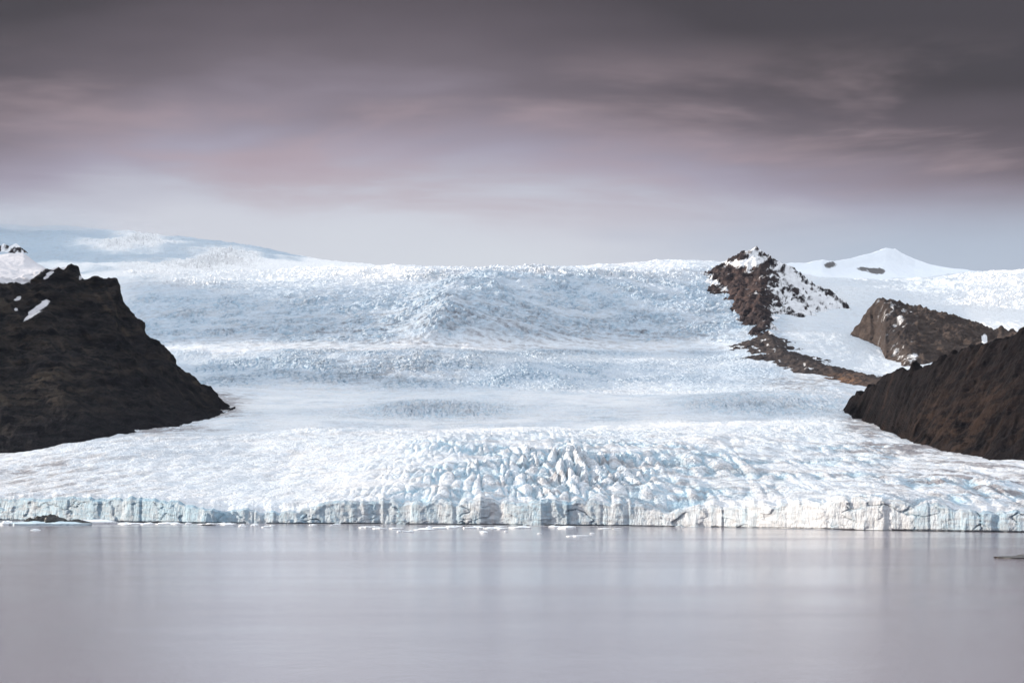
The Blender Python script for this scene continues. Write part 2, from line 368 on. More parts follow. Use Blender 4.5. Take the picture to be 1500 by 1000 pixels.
def glacier_detail(x, y, px, py):
    """height to add (m), crevasse depth plus painted upper-left shade 0..1, dirt, snow cover"""
    # strength of crevassing in metres, by place on the ice
    wob = 14 * perlin(x / 260, y / 420); pyw = py + wob * .5; pxw = px + wob * 2
    lower = sstep(640, 655, pyw)
    A_low = 19.0 * ell(pxw, pyw, 850, 688, 190, 46, 1.6) + 6.0 * ell(pxw, pyw, 640, 722, 170, 28, 1.6) + 6.0 * ell(pxw, pyw, 1170, 690, 240, 46, 1.5) + 6.0 * ell(pxw, pyw, 1440, 728, 140, 34, 1.6) + 2.6 * ell(pxw, pyw, 210, 652, 120, 16, 1.3) + 3.0 * ell(pxw, pyw, 650, 655, 120, 16, 1.5)
    A_low = A_low + 1.1
    A_low = A_low * sstep(618, 640, pyw)
    A_lens = 13.0 * ell(pxw, py, 645, 600, 100, 13, 1.15) + 13.0 * ell(pxw, py, 1130, 592, 115, 16, 1.15) + 3.0 * ell(pxw, py, 470, 606, 110, 8, 1.4) + 2.2 * ell(pxw, py, 880, 607, 90, 8, 1.4)
    A_step = 11.0 * sstep(509, 517, pyw) * (1 - sstep(556, 578, pyw)) * sstep(230, 330, px) * (1 - .55 * sstep(780, 980, px)) * (1 - sstep(1060, 1200, px))
    A_fall = 16.0 * sstep(393, 412, pyw) * (1 - sstep(494, 506, pyw)) * sstep(150, 220, px) * (1 - sstep(1080, 1180, px))
    A_fall = A_fall * (1 - .65 * (1 - sstep(560, 700, px)) * (1 - sstep(425, 440, pyw)))
    pxt = px + 45 * fbm(x / 240, y / 420, 4); pyt = py + 9 * fbm(x / 190 + 5, y / 360, 4)
    A_top = 36.0 * ell(pxt, pyt, 190, 355, 50, 8) + 36 * ell(pxt, pyt, 325, 379, 40, 11) + 26 * ell(pxt, pyt, 250, 385, 70, 5) + 16 * ell(pxt, pyt, 290, 417, 60, 7) + 14 * ell(pxt, pyt, 215, 398, 60, 6) + 20 * ell(pxw, py, 760, 402, 330, 8) + 16 * ell(pxt, pyt, 1460, 440, 60, 14) + 12 * ell(pxt, pyt, 1465, 412, 50, 8) + 6 * ell(pxw, py, 1215, 435, 60, 14)
    A_bg = 1.4 + 2.0 * sstep(5000, 6500, y)
    patch = np.clip(.62 + 1.5 * fbm(x / 110, y / 150, 3), .12, 1.35)
    # near: fins split along the flow in the middle and right, slanting small crevasses on the left
    h1a, c1a = serac(x, y, 10.0, 110.0, .02, 3.0, .7, True); h1b, c1b = serac(x, y, 18.0, 210.0, -.04, 9.0, .7, True); h1c, c1c = serac(x, y, 26.0, 9.0, .35, 21.0, .5)
    hbig, cbig = serac(x, y, 30.0, 120.0, .03, 15.0, .9, True)
    wr = sstep(880, 1080, px); wl = 1 - sstep(380, 600, px)
    h1 = h1a * (1 - wr) * (1 - wl) + h1b * wr + h1c * wl * (1 - wr); c1 = c1a * (1 - wr) * (1 - wl) + c1b * wr + c1c * wl * (1 - wr)
    h2, c2 = serac(x, y, 5.0, 9.0, .2, 31.0)
    lump_ = fbm(x / 30, y / 70, 4)
    near = .55 * h1 + .34 * hbig * (1 - wl) + .10 * h2 + .30 * lump_ + .12 * fbm(x / 6, y / 14, 3)
    # lens fins and step blocks
    h3, c3 = serac(x, y, 9.0, 90.0, 0.0, 51.0, .9, True)
    h4, c4 = serac(x, y, 17.0, 24.0, .15, 61.0); h5, c5 = serac(x, y, 9.0, 13.0, 0, 71.0)
    stepn = .6 * h4 + .4 * h5
    # icefall: chaotic, larger
    h6, c6 = serac(x, y, 30.0, 34.0, -.2, 81.0, .6); h7, c7 = serac(x, y, 13.0, 17.0, .1, 91.0, .5)
    rg = ridged(x / 55, y / 80, 3)
    h8, c8 = serac(x, y, 75.0, 90.0, -.3, 101.0, .7)
    fall = .48 * h8 + .32 * h6 + .14 * h7 + .6 * (rg - .5) - .1
    ht, ct = serac(x, y + ((px - 700) / 800) ** 2 * 300, 70.0, 15.0, .04, 41.0, .8)
    A_mid = 3.4 * sstep(556, 576, pyw) * (1 - sstep(634, 648, pyw)) * np.clip(.4 + 1.6 * fbm(x / 200, y / 200, 2), .1, 1.2)
    dz = (A_mid * (.7 * ht + .3 * h5 - .4) + A_low * patch * (near - .35) + A_lens * np.clip(.6 + patch * .6, .4, 1.3) * (.6 * h3 + .4 * h5 - .35) + A_step * patch * (stepn - .35) + A_fall * patch * (fall - .3) + A_top * (.9 * h8 + .6 * h6 + .35 * h7 + .6 * rg - 1.35) + A_bg * (fbm(x / 20, y / 34, 3) + .25 * (h7 - .4)))
    # gentle long undulation of the ice
    dz = dz + 6 * fbm(x / 200, y / 300, 4) * sstep(1700, 2200, y) + 2.2 * fbm(x / 45, y / 110, 3) + 14 * fbm(x / 500, y / 700, 3) * sstep(4200, 6000, y) + 30 * (ridged(x / 420 + y / 900, y / 520, 3) - .55) * sstep(6300, 7300, y)
    # bulge in the middle of the icefall: long rounded spur
    pl = np.interp(py, [395, 430, 470, 505], [735, 692, 662, 640])
    s = px - pl
    spur = np.where(s < 0, np.exp(-(s / 62.0) ** 2), np.exp(-(s / 150.0) ** 2)) * sstep(398, 428, py) * (1 - sstep(488, 510, py))
    dz = dz + 50 * spur * (1 + .5 * fbm(x / 120, y / 160, 3))
    deep_plus_shade = np.clip(c1 * sstep(2.5, 9, A_low * patch) * 1.15 + .6 * cbig * (1 - wl) * sstep(2, 7, A_low * patch) + .25 * c2 * sstep(2, 6, A_low * patch), 0, 1)
    deep_plus_shade = np.maximum(deep_plus_shade, .4 * ct * np.clip(A_mid / 2, 0, 1))
    deep_plus_shade = np.maximum(deep_plus_shade, np.clip(c3 * sstep(1, 6, A_lens) * .65, 0, 1))
    deep_plus_shade = np.maximum(deep_plus_shade, np.clip((c4 * .6 + c5 * .35) * sstep(2, 8, A_step * patch), 0, 1))
    deep_plus_shade = np.maximum(deep_plus_shade, np.clip((c6 * .5 + c7 * .4) * sstep(3, 12, A_fall * patch), 0, 1))
    upl_shade = sstep(402, 386, py + 26 * fbm(x / 300, y / 600, 3) + .06 * (px - 200)) * (1 - sstep(420, 500, px)) * (1 - np.clip(A_top / 9, 0, 1))
    deep_plus_shade = np.maximum(deep_plus_shade, .7 * upl_shade)  # upper-left slope tinted blue, its shade painted into the ice colour
    dirt = .25 + .6 * ell(px, py, 700, 500, 420, 40) + .5 * ell(px, py, 560, 545, 130, 26) + .8 * ell(px, py, 1450, 700, 160, 45) + .5 * ell(px, py, 60, 700, 120, 40) + .35 * ell(px, py, 900, 700, 300, 60)
    dirt = dirt - .45 * ell(px, py, 700, 535, 460, 34) + 6 * ell(px, py, 305, 592, 40, 13) + 3 * ell(px, py, 230, 628, 60, 7) + 4 * ell(px, py, 1270, 620, 28, 14) + 3 * ell(px, py, 1350, 658, 80, 7) + 1.3 * ell(px, py, 1180, 560, 60, 10)
    arc = y + ((px - 700) / 800) ** 2 * 500 + 60 * perlin(x / 400, y / 500)
    dirt = dirt * (.55 + .9 * sstep(-.25, .35, fbm(x / 700, arc / 34, 3))) 
    snow = np.clip(1.0 * ell(px, py, 460, 400, 120, 16) + (.8 * ell(px, py, 750, 620, 600, 13) + .8 * ell(px, py, 850, 588, 300, 12) + .7 * ell(px, py, 420, 590, 120, 14)) * sstep(-.35, .25, fbm(x / 90, y / 160, 4)) + sstep(1140, 1190, px) * (1 - sstep(540, 570, py)) + sstep(424, 404, pyw) * (1 - sstep(560, 640, px)) + .6 * ell(px, py, 850, 527, 250, 6), 0, 1) * (1 - np.clip(A_lens / 6, 0, 1)) * (1 - .8 * np.clip(A_fall * patch / 14, 0, 1))
    bare_plus_shade = np.clip(np.maximum.reduce([.55 * sstep(392, 402, pyw) * (1 - sstep(494, 508, pyw)) * sstep(140, 220, px) * (1 - .3 * sstep(1100, 1200, px)), .5 * sstep(509, 517, pyw) * (1 - sstep(556, 580, pyw)), .75 * sstep(1100, 1200, px) * (1 - sstep(540, 560, py)) * (1 - .7 * sstep(1400, 1440, px)), np.clip(A_lens / 14, 0, 1) * .3, 1.0 * sstep(402, 386, py + 26 * fbm(x / 300, y / 600, 3) + .06 * (px - 200)) * (1 - sstep(420, 500, px))]) , 0, 1) * (1 - .8 * np.clip(A_top / 14, 0, 1))  # bare ice; upper-left and right snow slopes darkened too, as painted shade
    snow = snow * (1 - .75 * bare_plus_shade)
    return dz, deep_plus_shade, dirt, snow, bare_plus_shade

def glacier():
    cols = np.concatenate([np.arange(-600, -30, 14.0), np.arange(-30, 1530, 1.75), np.arange(1530, 2100, 14.0)])
    t = [0.0]
    while t[-1] < 8300:
        v = t[-1]
        t.append(v + (1.9 if v < 500 else 2.8 if v < 900 else 6.0 if v < 2400 else 4.8 if v < 3050 else 7.0 if v < 5000 else 13.0))
    t = np.array(t)
    fr = front(cols)
    PXg, T = np.meshgrid(cols, t)
    Y = fr[None, :] + T
    X = X_of(PXg, Y)
    PY = base_py(PXg, Y)
    dz, deep_plus_shade, dirt, snow, bare_plus_shade = glacier_detail(X, Y, PXg, PY)
    Z = Z_of(PY, Y) + dz
    tp = np.interp(cols, [-600, 0, 150, 225, 290, 350, 410, 450, 560, 700, 860, 930, 1000, 1060, 1140, 1180, 1320, 1345, 1420, 1500, 2100], [731, 731, 727, 728, 742, 749, 752, 740, 734, 735, 733, 741, 744, 741, 742, 731, 734, 741, 748, 754, 770])
    zt = CAMZ - (tp - HY) * fr / F + 5.5 * fbm(X[0] / 34, X[0] * 0 + 2.2, 4) + 2.2 * fbm(X[0] / 7, X[0] * 0 + 6.2, 3)
    zt = np.maximum(zt, 5)
    wgt = np.exp(-(T / 45.0) ** 2)
    Z = Z + wgt * (zt[None, :] - (Z_of(PY[0], fr))[None, :]) - dz * .25 * np.exp(-(T / 12.0) ** 2)
    Z = np.maximum(Z, 3.0)
    hidden = ((PXg < 130) & (PXg > -60) & (Y > 3100) & (Y < 5000)) | ((PXg < 215) & (Y > 3050) & (Y < 4300) & (PXg > 0)) | ((PXg > 1345) & (Y > 2900) & (Y < 4700)) | ((PXg > 1290) & (Y > 3300) & (Y < 4300))
    g = grid_object('glacier', X, Y, Z, M_ICE, {'deep_plus_shade': deep_plus_shade, 'dirt': dirt, 'snow': snow, 'bare_plus_shade': bare_plus_shade}, keep=~hidden, smooth=False, kind='structure')
    # the calving front
    n = 64
    top = Z[0]; x0 = X[0]; y0 = Y[0]
    s = np.concatenate([[-.12, -.03, .015, .03, .05], np.linspace(.07, 1, n)])
    Zc = s[:, None] * top[None, :]
    Xc = np.repeat(x0[None, :], len(s), 0); PXc = np.repeat(cols[None, :], len(s), 0)
    fade = (1 - sstep(.86, 1.0, s))[:, None]
    r1 = ridged(Xc / 13.0 + .2 * perlin(Xc / 20, Zc / 9), Zc / 34.0 + 5, 4); f1, f2, rk, ox, oy = worley(Xc / 19.0 + .4 * perlin(Xc / 13, Zc / 8), Zc / 19.0 + 2 + .4 * perlin(Xc / 9, Zc / 9 + 3))
    crack = np.exp(-((f2 - f1) / .05) ** 2) * sstep(.25, .7, rk) * sstep(-.1, .3, perlin(Xc / 45, Zc / 60 + 8))
    off = -1.5 * (r1 - .5) - 1.2 * (rk - .5) - 2.6 * ox * (rk - .4) - 1.6 * oy * (rk - .5) - 1.0 * fbm(Xc / 6, Zc / 6, 4) + 2.0 * crack
    lean = 2.5 * (s[:, None] ** 1.5)
    lip = np.exp(-((s - .93) / .05) ** 2)[:, None]
    notch = (3.0 * (Zc < 1.05) * (Zc > -.9)) * (perlin(Xc / 40, Xc * 0 + 2) > -.28)
    Yc = y0[None, :] + off * fade - 2.5 * fade + lean - 2.5 + 2.5 * (s[:, None] >= .999) + (2.5 - lean) * sstep(.9, 1.0, s)[:, None] + notch
    Yc[-1] = y0; Zc[-1] = top
    blue = np.interp(cols, [-600, 0, 300, 360, 450, 700, 820, 940, 980, 1080, 1150, 1320, 1340, 1420, 1500], [.9, .95, .95, .75, .65, .5, .65, .4, .12, .3, .03, .05, .55, .5, .5])[None, :] + .45 * crack + .25 * (rk - .5)  # bluer ice on the left, deepened further to paint in its shade
    dirtc = np.repeat(np.interp(cols, [0, 300, 600, 900, 1100, 1300, 1500], [.6, .3, .4, .5, .45, .35, .6])[None, :], len(s), 0)
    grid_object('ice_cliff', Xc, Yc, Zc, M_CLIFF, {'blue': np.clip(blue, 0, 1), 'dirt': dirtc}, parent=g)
    return g
glacier()

# ------------------------------------------------------------------ mountains
def loft(rows, ncol, nrow, px_out=None):
    """rows: list of (px, [(depth, z)...]) with equal counts -> smooth grids of px, depth, z"""
    pxs = np.array([r[0] for r in rows], float); P = np.array([r[1] for r in rows], float)   # (c,k,2)
    k = P.shape[1]
    cp = px_out if px_out is not None else np.linspace(pxs[0], pxs[-1], ncol)
    tt = np.linspace(0, k - 1, nrow)
    Q = np.array([[np.interp(cp, pxs, P[:, j, c]) for c in (0, 1)] for j in range(k)])   # (k,2,c)
    def cat(arr):   # Catmull-Rom along k
        i = np.clip(np.floor(tt).astype(int), 0, k - 2); f = (tt - i)[:, None]
        p0 = arr[np.maximum(i - 1, 0)]; p1 = arr[i]; p2 = arr[i + 1]; p3 = arr[np.minimum(i + 2, k - 1)]
        return .5 * (2 * p1 + (p2 - p0) * f + (2 * p0 - 5 * p1 + 4 * p2 - p3) * f ** 2 + (3 * p1 - p0 - 3 * p2 + p3) * f ** 3)
    D = cat(Q[:, 0]); Z = cat(Q[:, 1])
    return np.repeat(cp[None, :], nrow, 0), D, Z

def face(px, base, crest, prof, back):
    (db, pb), (dc, pc) = base, crest
    zb, zc = Z_of(pb, db), Z_of(pc, dc)
    L = [(db - 60, zb - 25)]
    for fd, fz in prof: L.append((db + (dc - db) * fd, zb + (zc - zb) * fz))
    for od, oz in back: L.append((dc + od, zc + oz))
    return (px, L)

def left_mountain():
    prof = [(0, 0), (.22, .14), (.45, .32), (.66, .53), (.82, .74), (.93, .90), (1, 1)]
    bench = [(60, 10), (200, 42), (450, 92), (800, 110), (1400, -100)]
    drop = [(60, -8), (180, -40), (350, -110), (600, -220), (900, -330)]
    R = [face(-900, (2350, 690), (3300, 330), prof, bench), face(-300, (2330, 690), (3330, 395), prof, bench),
         face(0, (2430, 664), (3350, 413), prof, bench), face(35, (2470, 659), (3380, 411), prof, bench), face(60, (2500, 655), (3400, 400), prof, [(60, 8), (200, 30), (450, 62), (800, 72), (1400, -100)]),
         face(95, (2540, 647), (3440, 398), prof, [(60, 4), (200, 14), (450, 28), (800, 24), (1400, -140)]), face(122, (2580, 642), (3450, 405), prof, [(60, -2), (180, -6), (400, -30), (700, -120), (1000, -260)]), face(143, (2620, 638), (3450, 404), prof, drop), face(160, (2650, 636), (3440, 411), prof, drop),
         face(171, (2680, 634), (3430, 418), prof, drop), face(175, (2690, 634), (3425, 432), prof, drop), face(181, (2700, 633), (3420, 447), prof, drop), face(190, (2715, 632), (3405, 458), prof, drop),
         face(203, (2740, 630), (3395, 472), prof, drop), face(212, (2755, 629), (3392, 479), prof, drop), face(214.5, (2762, 628), (3390, 492), prof, drop), face(232, (2800, 627), (3390, 500), prof, drop), face(240, (2830, 626), (3390, 511), prof, drop), face(258, (2890, 622), (3400, 524), prof, drop), face(264, (2915, 620), (3400, 536), prof, drop),
         face(285, (3010, 613), (3415, 549), prof, drop), face(298, (3075, 607), (3430, 566), prof, drop), face(314, (3180, 602), (3445, 576), prof, drop), face(324, (3260, 599), (3455, 592), prof, drop), face(345, (3400, 602), (3480, 606), prof, drop)]
    pxo = np.concatenate([np.arange(-900, -20, 20.0), np.arange(-20, 346, 1.5)])
    PX, D, Z = loft(R, 0, 300, pxo)
    X = X_of(PX, D)
    t = np.linspace(0, 12, 300)[:, None] + PX * 0
    amp = sstep(.2, 2.0, t) * (1 - .8 * sstep(7.2, 8.5, t))
    gul = ridged((X + .5 * D) / 95, (D - .3 * X) / 260, 4) - .55
    band = fbm(X / 300, Z / 16, 4)
    Zd = Z + amp * (17 * gul + 22 * (ridged((X + .55 * D) / 210 + .3, (D - .5 * X) / 900, 3) - .6) + 9 * fbm(X / 40, D / 45, 5) + 3.6 * fbm(X / 9, D / 12, 3))
    Yd = D + amp * (14 * band) * sstep(120, 200, Z)
    X = X + amp * (10 * fbm(D / 90 + 4, Z / 34, 4) + 7 * band * sstep(150, 260, Z))
    Zd = Zd + amp * 1.6 * (np.round((Z + 10 * fbm(X / 120, D / 150, 3)) / 26) * 26 - Z) / 13 * sstep(140, 240, Z)
    # crest row nick and tower
    tower = 9 * ell(PX, D, 108, 3450, 11, 70, 2.0) + 5 * ell(PX, D, 114, 3440, 3, 50)
    Zd = Zd + tower
    py = HY - (Zd - CAMZ) / Yd * F
    n = fbm(X / 60, D / 60, 4)
    crest = 6.9
    bench_s = sstep(crest - .25, crest + .5, t + .5 * n + .25 * sstep(90, 40, PX)) * (1 - sstep(92, 104, PX)) * sstep(-.35, -.15, n + .25)
    def streak(x0, y0, x1, y1, w):
        L2 = (x1 - x0) ** 2 + (y1 - y0) ** 2; f = np.clip(((PX - x0) * (x1 - x0) + (py - y0) * (y1 - y0)) / L2, 0, 1)
        return np.exp(-(((PX - x0 - f * (x1 - x0)) ** 2 + (py - y0 - f * (y1 - y0)) ** 2) / (w * (.45 + .75 * f)) ** 2))
    snow = np.maximum.reduce([bench_s, streak(36, 469, 70, 444, 5.0) * 1.0, streak(25, 440, 29, 437, 3.2) * .9, streak(26, 452, 28, 453, 2.6) * .9, streak(64, 408, 78, 400, 3.2) * .9, streak(108, 404, 118, 407, 3.0) * .9])
    snow = snow * (1 - .9 * (tower > 6))
    dip = fbm((X + 1.1 * Zd) / 140, (Zd - .35 * X) / 22, 4)
    tint = np.clip((.75 * sstep(640, 560, py + .25 * (PX - 150)) + .5 * ell(PX, py, 90, 560, 110, 30)) * (.45 + 1.3 * dip) + .9 * sstep(.12, .45, fbm((X + .6 * D) / 26, (D - .6 * X) / 260, 4)) * sstep(620, 560, py), 0, 1.3)
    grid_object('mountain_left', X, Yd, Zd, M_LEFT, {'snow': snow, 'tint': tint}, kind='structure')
left_mountain()

def right_mountain():
    prof = [(0, 0), (.2, .16), (.42, .38), (.63, .60), (.8, .79), (.92, .92), (1, 1)]
    drop = [(60, -3), (200, -30), (400, -90), (650, -170), (1000, -300)]
    R = [face(1232, (3180, 612), (3250, 608), prof, drop), face(1248, (3120, 612), (3260, 584), prof, drop), face(1262, (3030, 620), (3200, 574), prof, drop),
         face(1282, (2850, 632), (3080, 562), prof, drop), face(1300, (2720, 642), (2980, 552), prof, drop), face(1340, (2400, 653), (2760, 537), prof, drop),
         face(1370, (2250, 658), (2650, 529), prof, drop), face(1400, (2150, 664), (2550, 521), prof, drop), face(1450, (2040, 671), (2430, 505), prof, drop), face(1500, (1945, 677), (2330, 487), prof, drop),
         face(1580, (1850, 690), (2230, 462), prof, drop), face(1900, (1650, 740), (2050, 400), prof, drop)]
    pxo = np.concatenate([np.arange(1232, 1520, 1.4), np.arange(1520, 1900, 12.0)])
    PX, D, Z = loft(R, 0, 260, pxo)
    X = X_of(PX, D); t = np.linspace(0, 12, 260)[:, None] + PX * 0
    amp = sstep(.3, 2.0, t)
    gul = ridged((X * .8 - .6 * D) / 75, (D * .8 + .6 * X) / 240, 4) - .55
    Zd = Z + amp * (19 * gul + 8 * fbm(X / 35, D / 35, 5) + 3 * fbm(X / 8, D / 8, 3))
    py = HY - (Zd - CAMZ) / D * F
    tint = .1 + .8 * sstep(.10, .45, fbm((X * .8 - .6 * D) / 30, (D * .8 + .6 * X) / 240, 4)) + .9 * ell(PX, py, 1390, 625, 60, 30) + .6 * ell(PX, py, 1450, 580, 60, 30) + .5 * ell(PX, py, 1330, 650, 30, 12)
    grid_object('mountain_right', X, D, Zd, M_RIGHT, {'snow': X * 0, 'tint': tint}, kind='structure')
right_mountain()

def tent(name, ridge, xr, yr, step, mat, slopes, rough, snowfn, tintfn, power=1.0, steep=None, gully=None, **kw):
    """ridge: [(px,depth,py)], slopes: (toward left/camera side, far side) as drop per metre"""
    P = np.array([(X_of(p, d), d, Z_of(q, d)) for p, d, q in ridge])
    xs = np.arange(xr[0], xr[1], step[0]); ys = np.arange(yr[0], yr[1], step[1])
    X, Y = np.meshgrid(xs, ys)
    Xw = X + rough * 1.9 * fbm(X / 70, Y / 90, 5); Yw = Y + rough * 2.2 * fbm(X / 70 + 9, Y / 90, 5)
    Z = np.full(X.shape, -500.0)
    for a, b in zip(P[:-1], P[1:]):
        ab = b[:2] - a[:2]; L2 = (ab ** 2).sum()
        f = np.clip(((Xw - a[0]) * ab[0] + (Yw - a[1]) * ab[1]) / L2, 0, 1)
        qx = Xw - a[0] - f * ab[0]; qy = Yw - a[1] - f * ab[1]
        side = (ab[0] * qy - ab[1] * qx)
        d = np.sqrt(qx * qx + qy * qy)
        sl = np.where(side > 0, slopes[0], slopes[1])
        if steep: sl = sl * np.interp(CX + X / Y * F, steep[0], steep[1])
        z = a[2] + f * (b[2] - a[2]) - sl * d ** power
        Z = np.maximum(Z, z)
    Z = Z + rough * (1.1 * (ridged(X / 85, Y / 110, 6, .56) - .6) + .6 * fbm(X / 18, Y / 20, 4))
    if gully: Z = Z + gully[0] * (ridged((X * gully[1] + Y * gully[2]) / gully[3], (X * gully[2] - Y * gully[1]) / (gully[3] * 7), 3) - .6)
    px = CX + X / Y * F; py = HY - (Z - CAMZ) / Y * F
    gz = Z_of(base_py(px, Y), Y)
    keep = Z > gz - 32
    gy, gx = np.gradient(Z, step[1], step[0])
    return grid_object(name, X, Y, Z, mat, {'snow': snowfn(X, Y, Z, px, py, gx, gy), 'tint': tintfn(px, py)}, keep=keep, kind='structure', **kw)

def peak_snow(X, Y, Z, px, py, gx, gy):
    n = fbm((X * .8 + Z * .6) / 60, (Y * .4 - Z) / 90, 4); n2 = fbm((X + Z) / 62, (Z - .6 * X) / 24, 4)
    slope = np.sqrt(gx * gx + gy * gy)
    s = .46 + .55 * n + .5 * n2 - .22 * (slope - .8)
    s = s + .24 * sstep(1118, 1140, px) + .5 * ell(px, py, 1088, 386, 22, 8) + .4 * ell(px, py, 1107, 376, 7, 12) - .35 * ell(px, py, 1080, 430, 30, 34) - .35 * ell(px, py, 1110, 470, 20, 28) - .3 * ell(px, py, 1078, 375, 14, 6) - .3 * ell(px, py, 1135, 385, 18, 16)
    return np.clip(s, 0, 1)
tent('rock_peak', [(1062, 6520, 385), (1078, 6480, 373), (1098, 6420, 368), (1111, 6380, 361), (1116, 6200, 392), (1112, 5950, 425), (1112, 5700, 455), (1122, 5420, 484), (1126, 5330, 496)],
     (600, 1120), (5200, 6900), (2.6, 4.8), M_PEAK, (.85, .66), 24.0, peak_snow, lambda px, py: ell(px, py, 1085, 425, 40, 50))
tent('rock_shoulder', [(1112, 6380, 364), (1135, 6330, 378), (1152, 6280, 394), (1168, 6200, 408), (1180, 6120, 424), (1160, 5950, 440), (1150, 5850, 450)],
     (700, 1200), (5500, 6900), (2.6, 4.8), M_PEAK, (.7, .6), 24.0, peak_snow, lambda px, py: px * 0)
def ridge_snow(X, Y, Z, px, py, gx, gy):
    n = fbm(X / 30, Y / 30, 5)
    return np.clip(.22 + .55 * n + .12 * ell(px, py, 1312, 460, 20, 20) - .5 * sstep(1335, 1370, px) + 1.2 * ell(px, py, 1442, 497, 5, 14) + .45 * ell(px, py, 1338, 522, 12, 5), 0, 1)
tent('rock_ridge', [(1289, 5480, 437), (1318, 5430, 440), (1343, 5380, 451), (1375, 5330, 458), (1404, 5270, 465), (1425, 5220, 480), (1440, 5180, 491), (1470, 5130, 486), (1520, 5050, 480), (1600, 5000, 470)],
     (900, 1650), (4500, 6200), (2.6, 3.8), M_RIDGE, (.36, .40), 19.0, ridge_snow, lambda px, py: .9 * ell(px, py, 1310, 480, 28, 40), steep=((1258, 1283, 1297, 1325), (3.4, 2.7, 1.2, 1.0)), gully=(13.0, .8, .6, 34.0))  # dark tint on the left end puts its shade into the rock colour
tent('moraine', [(1124, 5300, 490), (1140, 5050, 511), (1165, 4850, 526), (1200, 4700, 532), (1232, 4550, 545), (1262, 4400, 547), (1290, 4250, 556), (1320, 4100, 562)],
     (500, 1000), (3700, 5600), (2.4, 4.0), M_MOR, (.25, .30), 11.0,
     lambda X, Y, Z, px, py, gx, gy: np.clip(.16 + .8 * fbm(X / 16, Y / 60, 5) - .4 * sstep(1190, 1215, px), 0, 1), lambda px, py: 1.2 * ell(px, py, 1235, 560, 30, 12))
tent('rock_tooth', [(-8, 8000, 372), (6, 7980, 356), (14, 7960, 362), (22, 7940, 356), (40, 7900, 374)],
     (-2150, -1850), (7600, 8300), (3.0, 4.0), M_PEAK, (.9, .9), 9.0, lambda X, Y, Z, px, py, gx, gy: np.clip(.5 + 1.2 * fbm(X / 26, Y / 45, 5), 0, 1), lambda px, py: px * 0)

def snow_peak():
    sil = [(1040, 400), (1090, 394), (1130, 388), (1160, 384), (1185, 385), (1205, 381), (1222, 382), (1240, 379), (1262, 374), (1280, 370), (1298, 364), (1312, 365), (1322, 371), (1340, 379), (1365, 388), (1395, 393), (1430, 397), (1500, 402), (1600, 408)]
    prof = [(0, 0), (.3, .18), (.55, .40), (.78, .68), (.92, .9), (1, 1)]
    drop = [(80, -6), (300, -60), (700, -220), (1200, -450)]
    R = [face(p, (float(np.interp(p, [1040, 1200, 1310, 1600], [7300, 7500, 8000, 8100])), 414), (float(np.interp(p, [1040, 1200, 1310, 1345, 1600], [7700, 8050, 9000, 9150, 9200])), q), prof, drop) for p, q in sil]
    PX, D, Z = loft(R, 0, 150, np.arange(1040, 1600, 2.0))
    X = X_of(PX, D)
    Z = Z + 7 * fbm(X / 220, D / 300, 4) + 3 * fbm(X / 40, D / 60, 4)
    py = HY - (Z - CAMZ) / D * F
    n = fbm(X / 50, D / 90, 4)
    rock = 1.25 * ell(PX, py, 1284, 397, 17, 6) + 1.1 * ell(PX, py, 1216, 388, 11, 6) + .8 * ell(PX, py, 1262, 393, 9, 4)
    grid_object('snow_peak', X, D, Z, M_SNOW, {'snow': np.clip(1.0 - .75 * rock + .3 * n, 0, 1)}, kind='structure')
snow_peak()

# ------------------------------------------------------------------ floating ice and the gravel bank
def mat_floe(name, a, b):
    m, t = new_mat(name)
    n = t.noise(t.pos, .4, 4, .6)
    t.l.new(t.mix(n, a, b), t.b.inputs['Base Color']); t.b.inputs['Roughness'].default_value = .5
    t.l.new(bump(t, n, .6, .5), t.b.inputs['Normal'])
    return m
M_FLOE = mat_floe('floe_ice', (.70, .76, .80), (.88, .89, .90))
M_BLUEICE = mat_floe('berg_blue_ice', (.42, .58, .66), (.72, .79, .82))
M_DEBRIS = mat_floe('black_debris', (.004, .004, .005), (.012, .0115, .012))
M_GRAVEL = mat_floe('wet_gravel', (.02, .018, .018), (.06, .055, .05))

def lump(name, cx, cy, lx, ly, hz, mat, seed, flat=.6, n=36, m=9, rough=.25, below=.4, **kw):
    """an irregular mound or slab of ice: rings from the waterline rim to a broken top"""
    r = random.Random(seed); a = np.linspace(0, 2 * np.pi, n, endpoint=False)
    ph = seed * 1.37
    rim = 1 + .28 * perlin(np.cos(a) * 1.6 + ph, np.sin(a) * 1.6) + .12 * perlin(np.cos(a) * 4 + ph, np.sin(a) * 4)
    V = []; 
    for k in range(m):
        s = k / (m - 1)
        rad = (1 - s) ** (.55 if k else 1) * rim if k else rim * 1.0
        if k == 1: rad = rim * 1.02
        for i in range(n):
            x = math.cos(a[i]) * rad[i] * lx / 2; y = math.sin(a[i]) * rad[i] * ly / 2
            prof = 0 if k < 1 else min(1, (s * 1.0) ** flat)
            V.append((x, y, prof))
    V = np.array(V)
    bn = fbm(V[:, 0] / (lx * .16) + ph, V[:, 1] / (ly * .22) - ph, 4)
    z = V[:, 2] * hz * (1 + rough * 3 * bn)
    z[:n] = -below
    V[:, 2] = np.maximum(z, -below)
    V[:, 0] += lx * .03 * fbm(V[:, 0] / 3 + 7, V[:, 2] + ph, 2)
    faces = [(k * n + i, k * n + (i + 1) % n, (k + 1) * n + (i + 1) % n, (k + 1) * n + i) for k in range(m - 1) for i in range(n)]
    faces.append(tuple(range(n))[::-1]); faces.append(tuple((m - 1) * n + i for i in range(n)))
    me = bpy.data.meshes.new(name); me.from_pydata([tuple(v) for v in V], [], faces); me.materials.append(mat)
    o = bpy.data.objects.new(name, me); o.location = (cx, cy, kw.pop('z', 0)); o.rotation_euler[2] = kw.pop('rz', 0)
    return link(o, **kw)

